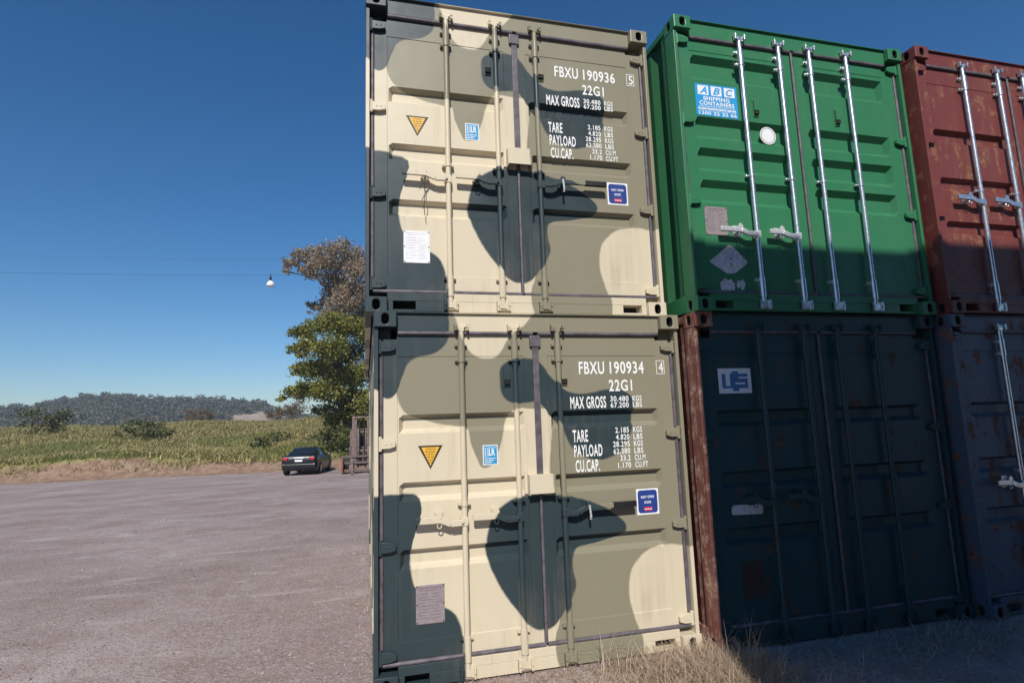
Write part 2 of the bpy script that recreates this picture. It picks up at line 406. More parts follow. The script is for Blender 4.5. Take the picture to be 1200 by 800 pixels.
def lock_rod(x, mat, parent, r=.0205, y=.038):
    b = MB(); b.cyl((x, y, .075), (x, y, 2.462), r, 14)
    b.box(x-.022, x+.022, y-.022, y+.020, .045, .085); b.box(x-.020, x+.020, y-.020, y+.020, 2.448, 2.476)
    b.prism([(x-.034, 2.458), (x+.016, 2.466), (x+.036, 2.486), (x+.012, 2.480), (x-.030, 2.472)], y-.018, y+.018)
    b.prism([(x-.034, .062), (x+.016, .056), (x+.036, .036), (x+.010, .044), (x-.030, .050)], y-.018, y+.018)
    return b.build('lock_rod', mat, parent, auto=35)
def rod_fittings(x, mat, parent, y=.038, r=.0205, longb=((2.215, 2.365), (.135, .30))):
    for z0, z1 in longb:                                     # long sleeve bearings top and bottom
        b = MB(); b.cyl((x, y, z0), (x, y, z1), .0265, 14); b.box(x-.019, x+.019, y+.004, YD+.001, z0+.01, z1-.01)
        for zz in (z0+.018, z1-.018): b.box(x-.046, x+.046, y+.020, YD+.0005, zz-.014, zz+.014)
        for zz in (z0+.018, z1-.018):
            for sx in (-.036, .036): b.cyl((x+sx, y+.006, zz), (x+sx, y+.022, zz), .0085, 8)
        b.build('rod_bearing', mat, parent, auto=35)
    b = MB(); b.cyl((x, y, 1.180), (x, y, 1.206), .0260, 14); b.box(x-.046, x+.046, y+.012, YD+.0005, 1.182, 1.204)
    for sx in (-.036, .036): b.cyl((x+sx, y-.002, 1.193), (x+sx, y+.014, 1.193), .0085, 8)
    b.build('rod_bearing', mat, parent, auto=35)
    for z0, z1, ym in ((2.452, 2.505, .052), (.026, .108, .040)):   # cam keepers on header and sill
        b = MB(); b.box(x-.052, x-.037, .006, ym+.002, z0, z1); b.box(x+.039, x+.054, .006, ym+.002, z0, z1)
        b.box(x-.052, x+.054, ym-.014, ym+.002, z0+.004, z1-.004)
        for sx in (-.044, .046): b.cyl((x+sx, -.001, (z0+z1)/2), (x+sx, .008, (z0+z1)/2), .007, 8)
        b.build('cam_keeper', mat, parent, bevel=.003)
def handle_left(x, mat, parent, bright, reach=.36, z=1.075):
    b = MB(); b.box(x-.030, x+.022, .014, .060, z-.030, z+.030)
    b.bar([(x-.026, z-.004), (x-.105, z-.006), (x-.175, z+.024), (x-reach, z+.026)], .042, -.004, .020)
    b.cyl((x-.020, -.002, z), (x-.020, .02, z), .011, 8)
    b.build('handle', mat, parent, bevel=.003)
    c = MB(); xr = x-.185                                     # retainer with catch
    c.box(xr-.030, xr+.030, .058, YD+.001, z-.02, z+.075); c.box(xr-.022, xr+.022, .018, .0585, z+.002, z+.014)
    c.prism([(xr-.020, z+.038), (xr+.020, z+.038), (xr+.024, z+.060), (xr, z+.082), (xr-.024, z+.060)], -.002, .003)
    c.box(xr-.012, xr+.012, .003, .060, z+.046, z+.060)
    c.tube([(xr+.016*math.sin(a*.6283), .010, z-.016-.016*math.cos(a*.6283)) for a in range(11)], .004, 6, cap=False)
    for sx in (-.021, .021): c.cyl((xr+sx, .052, z+.066), (xr+sx, .06, z+.066), .007, 8)
    c.build('handle_retainer', mat, parent, auto=35)
def handle_right(x, mat, parent, grip, bright, z=1.085):
    b = MB(); b.box(x-.022, x+.040, .014, .060, z-.030, z+.030)
    b.bar([(x+.036, z-.004), (x+.10, z-.004), (x+.16, z+.026), (x+.42, z+.030)], .036, -.004, .020)
    b.mi = 1; b.box(x+.378, x+.570, -.006, .026, z+.010, z+.052); b.mi = 0
    b.build('handle', [mat, grip], parent, bevel=.004)
    c = MB(); xr = x+.185
    c.box(xr-.030, xr+.030, .058, YD+.001, z-.02, z+.075); c.box(xr-.012, xr+.012, .003, .060, z+.050, z+.064)
    c.prism([(xr-.020, z+.038), (xr+.020, z+.038), (xr+.024, z+.060), (xr, z+.082), (xr-.024, z+.060)], -.002, .003)
    c.mi = 1; c.bar([(xr-.004, z+.046), (xr+.004, z-.036)], .014, -.012, -.0045); c.cyl((xr+.004, -.008, z-.034), (xr+.005, .004, z-.058), .009, 8); c.mi = 0
    c.build('handle_retainer', [mat, bright], parent, auto=35)
def vent(x, z, mat, parent):
    b = MB(); b.prism([(x-.026, z+.085), (x+.026, z+.085), (x+.026, z-.085), (x-.026, z-.085)], YD-.004, YD+.002)
    b.box(x-.024, x+.024, YD-.026, YD-.003, z-.034, z+.066)
    b.mi = 1; b.box(x-.022, x+.022, YD-.022, YD-.0035, z-.066, z-.035); b.mi = 0
    for zz in (z+.076, z-.076): b.cyl((x, YD-.009, zz), (x, YD-.003, zz), .006, 8)
    b.build('vent', [mat, M['dark']], parent, bevel=.003)

def corrugated(xo, y0, y1, z0, z1, sgn, mat, name, parent, depth=.036):
    """side sheet with vertical trapezoid corrugations; sgn +1 when inward is +x"""
    b = MB(); prof = []; y = y0; P = .278
    while y < y1-1e-6:
        for dy, d in ((0, 0), (.072, 0), (.140, depth), (.210, depth)):
            if y+dy < y1: prof.append((y+dy, d))
        y += P
    prof.append((y1, 0))
    for yy, d in prof: b.v += [(xo+sgn*d, yy, z0), (xo+sgn*d, yy, z1)]
    for i in range(len(prof)-1): b.face((2*i, 2*i+1, 2*i+3, 2*i+2) if sgn > 0 else (2*i+2, 2*i+3, 2*i+1, 2*i))
    return b.build(name, mat, parent, recalc=False)

def container_shell(name, loc, frame, side, roofm=None):
    e = empty(name, loc)
    for zz, top in ((0, 0), (H-.118, 1)):
        for sd, x0 in ((-1, 0), (1, W-.162)):
            casting(x0, x0+.162, 0, .178, zz, zz+.118, sd, [frame, M['dark']], e)
            b = MB(); b.box(x0, x0+.162, LEN-.178, LEN, zz, zz+.118); b.build('corner_casting', frame, e, bevel=.007)
    for right in (0, 1):                                      # door end posts: outer lip, return, recessed web
        b = MB(); b.box(.003, .033, .026, .176, .1175, H-.1175); b.box(.0335, .125, .135, .170, .1175, H-.1175)
        if right: b.mirror_x(W)
        b.build('corner_post', frame, e, bevel=.004)
        b = MB(); b.box(.003, .12, LEN-.16, LEN-.01, .1175, H-.1175)
        if right: b.mirror_x(W)
        b.build('corner_post', frame, e)
        xo, sg = (.004, 1) if not right else (W-.004, -1)
        corrugated(xo+sg*.008, .1765, LEN-.161, .135, H-.06, sg, side, 'side_wall', e)
        b = MB(); b.box(.002, .062, .1785, LEN-.179, H-.068, H-.008)
        if right: b.mirror_x(W)
        b.build('top_rail', frame, e, bevel=.004)
        b = MB(); b.box(.002, .052, .1785, LEN-.179, .012, .150)
        if right: b.mirror_x(W)
        b.build('bottom_rail', frame, e, bevel=.004)
    b = MB(); b.box(.1625, W-.1625, .052, .165, 2.447, H-.010); b.box(.1625, W-.1625, .030, .060, H-.0095, H-.002); b.build('header', frame, e, bevel=.004)
    s = MB(); y0, y1 = .042, .165                             # sill with two pockets, a dark backing painted in for their shade
    s.box(.1625, W-.1625, y0, y1, .0955, .158)
    for a, c in ((.1625, .205), (.372, W-.372), (W-.205, W-.1625)): s.box(a, c, y0, y1, .014, .095)
    s.box(.205, .372, y0+.002, y1, .014, .032); s.box(W-.372, W-.205, y0+.002, y1, .014, .032)
    s.mi = 1; s.box(.20, .38, y1-.012, y1+.002, .014, .094); s.box(W-.38, W-.20, y1-.012, y1+.002, .014, .094)
    s.build('sill', [frame, M['dark']], e, bevel=.003)
    b = MB(); b.box(.053, W-.053, .18, LEN-.18, .10, .14); b.build('floor', M['floor'], e)
    b = MB(); b.box(.063, W-.063, .166, LEN-.01, H-.035, H-.018); b.build('roof', roofm or side, e)
    b = MB(); b.box(.13, W-.13, LEN-.06, LEN-.02, .10, H-.04); b.build('rear_wall', side, e)
    return e
def gasket(pts, parent, w=.032, y=.064, name='gasket'):
    b = MB()
    for (a, c) in pts: b.tube([(a[0], y, a[1]), (c[0], y, c[1])], w/2, 8)
    return b.build(name, M['rubber'], parent, auto=60)

def container_doors(e, doorL, doorR, grooves, hz, rodsL, rodsR, hw, rodmat, gxl=(.178, 1.112), gxr=(1.328, 2.236), cz=2.432, **kw):
    GL = [(a+.003, b+.003) for a, b in grooves]
    dl = door_sheet(.070, 1.2055, *gxl, GL, doorL, e, **kw); dr = door_sheet(1.2325, W-.070, *gxr, grooves, doorR, e, **kw)
    for z in hz:
        hinge(z, False, hw, dl); hinge(z, True, hw, dr)
    for x in rodsL: lock_rod(x, rodmat, dl); rod_fittings(x, rodmat, dl)
    for x in rodsR: lock_rod(x, rodmat, dr); rod_fittings(x, rodmat, dr)
    gasket([((.054, .180), (.054, 2.375))], dl, y=.076); gasket([((W-.054, .180), (W-.054, 2.375))], dr, y=.076)
    gasket([((.170, 2.437), (1.20, 2.437))], dl); gasket([((1.24, 2.437), (W-.170, 2.437))], dr)
    gasket([((.06, .170), (1.21, .170))], dl); gasket([((1.23, .170), (W-.06, .170))], dr)
    gasket([((1.219, .178), (1.219, cz))], dl, w=.026, y=.068)
    if cz < 2: MB().box(1.1945, 1.2435, .058, .0745, cz, 2.3285).build('gasket', M['rubber'], dl, bevel=.005)
    return dl, dr

# ---- marks on the doors
def lettering(parent, body, x0, x1, z0, z1, bold=.010, mat=None, y=None):
    b = MB().text(body, x0, x1, z0, z1, YD+.0022 if y is None else y, bold); return b.build('lettering', mat or M['white'], parent, recalc=False)
YP = YD+.004                                                   # face of the sheet inside the frame step
def id_block(dr, number, check, dz=0., faded=False):
    y = YP-.0018
    lettering(dr, number[:4], 1.575, 1.790, 2.118+dz, 2.218+dz, .018, y=y); lettering(dr, number[5:], 1.838, 2.136, 2.118+dz, 2.218+dz, .018, y=y)
    lettering(dr, check, 2.268, 2.308, 2.126+dz, 2.210+dz, .012, y=YD-.0015)
    b = MB(); o_ = [(2.246, 2.112), (2.320, 2.112), (2.320, 2.224), (2.246, 2.224)]; i_ = [(2.251, 2.117), (2.315, 2.117), (2.315, 2.219), (2.251, 2.219)]
    b.v = [(x, YD-.0015, z+dz) for x, z in o_+i_]
    for k in range(4): b.face((k, (k+1) % 4, 4+(k+1) % 4, 4+k))
    b.build('lettering', M['white'], dr, recalc=False)
    lettering(dr, '22G1', 1.823, 2.024, 1.980+dz, 2.072+dz, .018, y=y)
    lettering(dr, 'MAX GROSS', 1.490, 1.790, 1.850+dz, 1.944+dz, .022, y=y)
    for t, u, za in (('30.480', 'KGS', 1.899), ('67.200', 'LBS', 1.850)):
        lettering(dr, t, 1.828, 1.985, za+dz, za+.043+dz, .018, y=y); lettering(dr, u, 2.020, 2.100, za+dz, za+.043+dz, .018, y=y)
    for t, a, c, za in (('TARE', 1.497, 1.622, 1.594), ('PAYLOAD', 1.503, 1.737, 1.480), ('CU.CAP.', 1.509, 1.708, 1.366)):
        lettering(dr, t, a, c, za+dz*.6, za+.092+dz*.6, .022, y=y)
    for i, (t, u, a, uw) in enumerate((('2.185', 'KGS', 1.855, .078), ('4.820', 'LBS', 1.857, .078), ('28.295', 'KGS', 1.830, .078), ('62.380', 'LBS', 1.830, .078), ('33.2', 'CU.M', 1.885, .092), ('1.170', 'CU.FT', 1.862, .112))):
        za = 1.652-.0545*i+dz*.6
        lettering(dr, t, a, 1.972, za, za+.044, .018, y=y); lettering(dr, u, 2.008, 2.008+uw, za, za+.044, .018, y=y)

def rect(b, x0, x1, z0, z1, y): b.poly([(x0, y, z0), (x1, y, z0), (x1, y, z1), (x0, y, z1)])
def dashes(b, x0, x1, z, h, y, seed):                          # small illegible print as rows of short strokes
    rn = random.Random(seed); x = x0
    while x < x1:
        wd = rn.uniform(.006, .02); rect(b, x, min(x+wd, x1), z, z+h, y); x += wd+rn.uniform(.003, .006)
def st_triangle(dl, dz=0):
    y = YP-.0015; b = MB()
    xl, xr, xm, zt, zb = .312, .490, .400, 1.613+dz, 1.445+dz
    b.mi = 0; b.poly([(xl, y, zt), (xm, y, zb), (xr, y, zt)])
    b.mi = 1; b.poly([(xl+.024, y-.0006, zt-.012), (xm, y-.0006, zb+.024), (xr-.024, y-.0006, zt-.012)])
    b.mi = 2; b.text('ATTENTION', .365, .437, zt-.032, zt-.020, y-.0012)
    for i in range(5): h = .064-.011*i; dashes(b, xm-h*.55, xm+h*.55, zt-.048-.019*i, .006, y-.0012, i)
    b.build('warning_sticker', [M['brown'], M['yellow'], M['brown']], dl, recalc=False)
def st_lr(dl, dz=0):
    y = YP-.0015; b = MB(); x0, x1, z0, z1 = .786, .900, 1.452+dz, 1.598+dz
    b.mi = 0; rect(b, x0, x1, z0, z1, y)
    b.mi = 1; rect(b, x0+.007, x1-.007, z0+.007, z1-.007, y-.0006)
    b.mi = 0; b.text('L', x0+.045, x0+.068, z1-.078, z1-.028, y-.0012, .03); b.text('R', x0+.066, x0+.093, z1-.078, z1-.028, y-.0012, .03)
    rect(b, x0+.036, x0+.040, z1-.088, z1-.018, y-.0012); rect(b, x0+.0401, x1-.014, z1-.022, z1-.018, y-.0012)
    for i in range(8): rect(b, x0+.014, x0+.026, z1-.024-.009*i, z1-.019-.009*i, y-.0012)
    for i in range(3): dashes(b, x0+.016, x1-.020-.012*i, z0+.044-.014*i, .007, y-.0012, 40+i)
    b.build('approval_sticker', [M['offwhite'], M['cyan']], dl, recalc=False)
def st_easy(dr, dz=0):
    y = YP-.0015; b = MB(); x0, x1, z0, z1 = 2.000, 2.190, 1.010+dz, 1.208+dz
    b.mi = 0; rect(b, x0, x1, z0, z1, y)
    b.mi = 1; r = .022; q = []
    for cx, cz, a0 in ((x1-.012-r, z1-.012-r, 0), (x0+.012+r, z1-.012-r, 90), (x0+.012+r, z0+.012+r, 180), (x1-.012-r, z0+.012+r, 270)):
        q += [(cx+r*math.cos(R(a0+t)), y-.0006, cz+r*math.sin(R(a0+t))) for t in (0, 30, 60, 90)]
    b.poly(q)
    b.mi = 0; b.text('EASY OPEN', x0+.040, x1-.040, z1-.074, z1-.054, y-.0012, .03); b.text('DOOR', x0+.066, x1-.066, z1-.114, z1-.094, y-.0012, .03)
    b.mi = 2; rect(b, x0+.060, x1-.060, z0+.028, z0+.058, y-.0012)
    b.mi = 0; dashes(b, x0+.066, x1-.064, z0+.038, .008, y-.0018, 5)
    b.build('door_sticker', [M['offwhite'], M['blue'], M['red']], dr, recalc=False)
def csc_plate(dl, x0, x1, z0, z1, body, ink, seed, y=YP):
    b = MB(); b.mi = 0; b.box(x0, x1, y-.004, y+.001, z0, z1); b.mi = 1; yy = y-.0046; h = z1-z0
    dashes(b, x0+.02, x1-.02, z1-.022, .007, yy, seed); dashes(b, x0+.03, x1-.04, z1-.036, .005, yy, seed+1)
    for i in range(9):
        z = z1-.060-(h-.075)*i/9
        if i in (2, 5): rect(b, x0+.012, x1-.012, z+.002, z+.004, yy); continue
        dashes(b, x0+.016, x0+.016+(x1-x0)*random.Random(seed+i).uniform(.25, .45), z, .005, yy, seed+10+i)
        dashes(b, x0+(x1-x0)*.58, x1-.016-.03*random.Random(seed+i).random(), z, .005, yy, seed+30+i)
    b.mi = 2
    for sx in (x0+.008, x1-.008):
        for sz in (z0+.008, (z0+z1)/2, z1-.008): b.cyl((sx, yy-.002, sz), (sx, yy+.001, sz), .005, 6)
    b.build('data_plate', [body, ink, M['dark']], dl, recalc=False)

def camo_container(loc, number, check, label, dz_id, dz_tri, dz_easy, plate):
    e = empty('shipping_container', loc)
    cm = camo_material('camo_paint', e)
    s = container_shell('tmp', loc, cm, cm)
    for ch in list(s.children): ch.parent = e
    bpy.data.objects.remove(s)
    tag(e, label, 'container', 'containers stacked at the yard')
    G3 = [(1.838, 1.702), (1.360, 1.222), (.902, .766)]
    dl, dr = container_doors(e, cm, cm, G3, (2.332, 1.640, .935, .225), (.635, 1.046), (1.392,), cm, cm, cz=1.30)
    handle_left(.635, cm, dl, M['chrome']); handle_left(1.046, cm, dl, M['chrome'], .355); handle_right(1.392, cm, dr, M['black'], M['chrome'])
    vent(.985, 2.115, cm, dl); vent(1.445, 2.115, cm, dr)
    b = MB()                                                    # lock box over the meeting edge, open below
    x0, x1, z0, z1, ya = 1.118, 1.318, 1.222, 1.372, -.004
    b.prism([(x0, z0+.012), (x1, z0+.012), (x1, z1), (x0, z1)], ya, ya+.005)
    b.box(x0, x0+.005, ya+.0055, YD-.001, z0, z1); b.box(x1-.005, x1, ya+.0055, YD-.001, z0, z1); b.box(x0+.0055, x1-.0055, ya+.0055, YD-.001, z1-.005, z1)
    b.box(x0-.022, x0-.0005, YD-.012, YD-.001, z0+.01, z1+.03)
    b.build('lock_box', cm, dr, bevel=.002)
    b = MB(); b.box(1.172, 1.262, .050, YD-.0005, 2.330, 2.424); b.build('seal_flap', M['rubber'], dl, bevel=.01)
    id_block(dr, number, check, dz_id)
    st_triangle(dl, dz_tri); st_lr(dl, dz_tri*1.2); st_easy(dr, dz_easy)
    csc_plate(dl, .287, .486, .402, .656, *plate)
    return e, dl, dr
camo_low, cl_l, cl_r = camo_container((0, 0, 0), 'FBXU 190934', '4', 'camouflage shipping container at ground level, numbered FBXU 190934', 0, .003, .004, (M['plate'], M['plateprint'], 11))
camo_up, cu_l, cu_r = camo_container((-.063, .061, H), 'FBXU 190936', '5', 'camouflage shipping container on top, numbered FBXU 190936', -.022, -.008, -.036, (M['offwhite'], M['palepurple'], 77))
b = MB()                                                        # seal wire hanging from the upper left handle
ox, oy, oz = -.063, .061, H
b.tube([(ox+.452, oy-.006, oz+1.075), (ox+.440, oy-.008, oz+1.02), (ox+.448, oy+.01, oz+.93), (ox+.440, oy+.02, oz+.84), (ox+.447, oy+.026, oz+.765)], .003, 6)
b.tube([(ox+.448, oy-.006, oz+1.070), (ox+.425, oy-.004, oz+1.02), (ox+.408, oy+.005, oz+.965)], .003, 6)
tag(b.build('seal_wire', M['brown']), 'thin dark seal wire hanging from the upper container\'s left handle', 'wire')

# ---- green container above, teal and rust one below
GX = 2.492
def stack_container(loc, frame, side, door, rodmat, label, grooves, rods, hz=(2.40, 1.665, .945, .225), front=None, **kw):
    e = container_shell('shipping_container', loc, frame, side)
    tag(e, label, 'container', 'containers stacked at the yard')
    dl, dr = container_doors(e, door, door, grooves, hz, rods[0], rods[1], door, rodmat, **kw)
    if front:
        for ch in e.children:
            if ch.name.split('.')[0] in ('header', 'sill') or (ch.name.startswith('corner') and ch.bound_box[0][0] > 1): ch.data.materials[0] = front
    return e, dl, dr
e, dl, dr = stack_container((GX, -.20, H), M['green'], M['greenside'], M['green'], M['steel'], 'green shipping container with galvanised lock rods and a blue sticker, stacked above the teal one',
    [(2.285, 2.055), (1.712, 1.510), (1.428, 1.215), (1.140, .930)], ((.655, 1.06), (1.39, 1.80)), crease=(.30, 2.325), st=.050, sb=.050, D=.050)
green = e
handle_left(.655, M['chrome'], dl, M['chrome'], .37, .668); handle_left(1.06, M['chrome'], dl, M['chrome'], .30, .668)
vent(.79, 1.85, M['green'], dl); vent(1.66, 1.85, M['green'], dr)
y = YP-.0015; b = MB(); x0, x1, z0, z1 = .200, .612, 1.727, 2.020
b.mi = 0; rect(b, x0, x1, z0, z1, y)
for i, ch in enumerate('ABC'):
    a = x0+.026+i*.130; b.mi = 1; rect(b, a, a+.105, z1-.100, z1-.014, y-.0006); b.mi = 2; b.text(ch, a+.018, a+.090, z1-.090, z1-.024, y-.0012, .03, .35)
b.mi = 1; b.text('SHIPPING', x0+.075, x0+.335, z1-.150, z1-.112, y-.0006, .03); b.text('CONTAINERS', x0+.035, x0+.378, z1-.196, z1-.157, y-.0006, .03)
dashes(b, x0+.03, x0+.38, z1-.209, .006, y-.0006, 3); dashes(b, x0+.02, x0+.39, z1-.236, .017, y-.0006, 9); rect(b, x0+.02, x0+.39, z1-.246, z1-.243, y-.0006)
b.text('1300 22 22 66', x0+.024, x0+.394, z1-.284, z1-.252, y-.0006, .025)
b.build('company_sticker', [M['skyblue'], M['offwhite'], M['skyblue']], dl, recalc=False)
csc_plate(dl, .192, .405, .660, .905, M['plate'], M['plateprint'], 55)
b = MB(); b.poly([(.200, y, .432), (.262, y, .475), (.395, y, .578), (.43, y, .57), (.563, y, .440), (.548, y, .415), (.43, y, .335), (.36, y, .330), (.22, y, .415)])
b.mi = 1; b.text(':', .398, .410, .40, .47, y-.0006, .02); b.mi = 0
b.build('sticker_residue', [M['ghost'], M['dark']], dl, recalc=False)
y = YD-.0015; b = MB(); b.poly([(.286, y, .188), (.415, y, .19), (.42, y, .245), (.385, y, .285), (.36, y, .272), (.33, y, .292), (.282, y, .25)]); b.build('sticker_residue', M['ghost'], dl, recalc=False)
b = MB(); b.poly([(.445, y, .20), (.47, y, .225), (.48, y, .195), (.505, y, .20), (.52, y, .25), (.50, y, .285), (.47, y, .268), (.452, y, .28), (.436, y, .24)]); b.build('sticker_residue', M['ghost'], dl, recalc=False)
y = YP-.0015; b = MB(); q = [(.895+.082*math.cos(R(t)), y, 1.60+.082*math.sin(R(t))) for t in range(0, 360, 15)]; b.poly(q)
b.mi = 1
for t in range(0, 360, 20):
    c, s_ = math.cos(R(t)), math.sin(R(t)); b.poly([(.895+.064*c-.006*s_, y-.0006, 1.60+.064*s_+.006*c), (.895+.074*c-.006*s_, y-.0006, 1.60+.074*s_+.006*c), (.895+.074*c+.006*s_, y-.0006, 1.60+.074*s_-.006*c), (.895+.064*c+.006*s_, y-.0006, 1.60+.064*s_-.006*c)])
b.build('round_sticker', [M['offwhite'], M['dark']], dl, recalc=False)

e, dl, dr = stack_container((GX, -.157, 0), M['rustred'], M['rustred'], M['teal'], M['teal'], 'teal doored shipping container with a rusty red frame at ground level, in shade',
    [(1.80, 1.665), (1.315, 1.18), (.885, .75)], ((.60, 1.05), (1.39, 1.80)), (2.32, 1.605, .93, .16), front=M['teal'])
teal = e
handle_left(.60, M['teal'], dl, M['chrome'], .33); handle_left(1.05, M['teal'], dl, M['chrome'], .33)
b = MB(); b.mi = 0; rect(b, .218, .524, 1.935, 2.138, y); b.mi = 1
rect(b, .252, .492, 1.975, 2.095, y-.0006); rect(b, .345, .405, 1.952, 1.9748, y-.0006); rect(b, .345, .405, 2.0952, 2.115, y-.0006); b.mi = 0
rect(b, .285, .325, 1.995, 2.0949, y-.0012); rect(b, .405, .4919, 2.055, 2.068, y-.0012); rect(b, .372, .462, 2.008, 2.022, y-.0012)
b.build('logo_sticker', [M['offwhite'], M['teallogo']], dl, recalc=False)
b = MB(); b.prism([(.248, .985), (.51, .978), (.522, 1.0), (.522, 1.04), (.51, 1.056), (.262, 1.06), (.242, 1.045), (.238, 1.0)], YP-.006, YP+.001); b.build('pale_label', M['ghost'], dl)
b = MB(); b.box(.285, .485, YP-.004, YP+.001, .345, .63); b.build('data_plate', M['brown'], dl, bevel=.002)

# ---- next stack to the right
for z, fr, dm, lab, gr in ((0, 'greyblue', 'greyblue', 'grey blue shipping container at ground level beyond the teal one', 3), (H, 'maroon', 'maroon', 'maroon shipping container stacked beyond the green one', 4)):
    e, dl, dr = stack_container((GX+W+.06, -.17-.03*gr, z), M[fr], M[fr], M[dm], M['steel'], lab,
        [(1.80, 1.665), (1.315, 1.18), (.885, .75)], ((.60, 1.05), (1.39, 1.80)))
    handle_left(.60, M['steel'], dl, M['chrome'], .33); handle_left(1.05, M['steel'], dl, M['chrome'], .33)

# ---- unseen row of stacks behind the camera, added to shade the right of the view
CASTY = -5.19; CASTX = GX-.002-(-.157-CASTY)*math.tan(R(15))
proto = None
for i in range(3):
    for k in range(3):
        loc = (CASTX+i*(W+.05)+LEN*0, CASTY-LEN, k*(H+.0))
        if proto is None:
            proto = container_shell('shipping_container', loc, M['yardblue'], M['yardblue']); o = proto
            b = MB(); b.box(.13, W-.13, .08, .12, .16, H-.1); b.build('front_wall', M['yardblue'], o)
        else:
            o = proto.copy(); C.objects.link(o); o.location = loc
            for ch in list(proto.children):
                c = ch.copy(); C.objects.link(c); c.parent = o
        tag(o, 'blue shipping container in the unseen three high row added behind the camera to cast shade', 'container', 'containers added to cast shade')

# ------------------------------------------------------------------ foliage
def leaf_mat(name, cols, rough=.5, trans=.25):
    m = NT(name); ge = m.n('NewGeometry'); r = ge.outputs['Random Per Island']
    cr = m.n('ValToRGB'); m.l(r, cr.inputs[0]); els = cr.color_ramp.elements
    for i, c in enumerate(cols):
        if i < 2: el = els[i]; el.position = i/(len(cols)-1)
        else: el = els.new(i/(len(cols)-1))
        el.color = (*c, 1)
    for i, el in enumerate(sorted(els, key=lambda q: q.position)): el.color = (*cols[i], 1)
    m.set(col=cr.outputs[0], rough=rough, spec=.3)
    if trans:
        tr = m.n('BsdfTranslucent'); m.l(cr.outputs[0], tr.inputs['Color']); mx = m.n('MixShader'); mx.inputs[0].default_value = trans
        m.l(m.b.outputs[0], mx.inputs[1]); m.l(tr.outputs[0], mx.inputs[2]); m.l(mx.outputs[0], m.t.nodes['Material Output'].inputs[0])
    return m.mat
LM_GUM = leaf_mat('gum_leaves', [(.15, .12, .07), (.27, .20, .13), (.36, .27, .20), (.20, .17, .09), (.42, .31, .24)], .5, .15)
LM_GREEN = leaf_mat('green_leaves', [(.06, .080, .020), (.12, .14, .028), (.22, .215, .040), (.31, .28, .055), (.09, .12, .028)], .45, .2)
LM_BUSH = leaf_mat('bush_leaves', [(.035, .05, .014), (.08, .095, .025), (.13, .12, .04)], .5, .15)
LM_BROWN = leaf_mat('brown_bush_leaves', [(.10, .06, .03), (.17, .10, .05), (.09, .08, .03)], .5, .15)
LM_HILL = leaf_mat('hill_forest_leaves', [(.075, .095, .075), (.11, .13, .095), (.14, .15, .105), (.18, .17, .12)], .6, .25)
LM_DRY = leaf_mat('dry_grass_blades', [(.50, .37, .29), (.62, .49, .38), (.36, .25, .18), (.68, .56, .44), (.24, .20, .08), (.55, .41, .34)], .6, .3)
LM_FIELD = leaf_mat('field_grass_blades', [(.22, .21, .07), (.38, .32, .13), (.48, .40, .19), (.29, .26, .09), (.43, .37, .165)], .6, .3)
LM_FIELDG = leaf_mat('green_field_grass_blades', [(.13, .16, .045), (.23, .245, .07), (.32, .30, .11)], .6, .3)
BARK = plain('bark', (.11, .085, .065), .9, 0, .4, 12)

def leaves(b, rn, c, rad, n, size, droop=0., aspect=2.2, squash=1.):
    """a clump: smaller clusters of leaf faces spread through the clump's volume"""
    k = max(3, int(n/40))
    for _ in range(k):
        d = Vector((rn.gauss(0, 1), rn.gauss(0, 1), rn.gauss(0, 1))).normalized()*rad*(.35+.65*rn.random()**.5)
        d.z *= squash
        q = Vector(c)+d; rr = rad*rn.uniform(.16, .34)
        for _ in range(max(4, int(n/k))):
            p = q+Vector((rn.gauss(0, rr), rn.gauss(0, rr), rn.gauss(0, rr*.75)-abs(rn.gauss(0, droop))))
            s = size*rn.uniform(.6, 1.35)
            a = Vector((rn.uniform(-1, 1), rn.uniform(-1, 1), rn.uniform(-.7, .5)-droop*1.2)).normalized(); t = a.orthogonal().normalized()
            t = (Matrix.Rotation(rn.uniform(0, 6.28), 3, a) @ t)*s/aspect; a = a*s
            nn = len(b.v); b.v += [tuple(p), tuple(p+a*.45+t), tuple(p+a), tuple(p+a*.5-t)]; b.face((nn, nn+1, nn+2, nn+3))
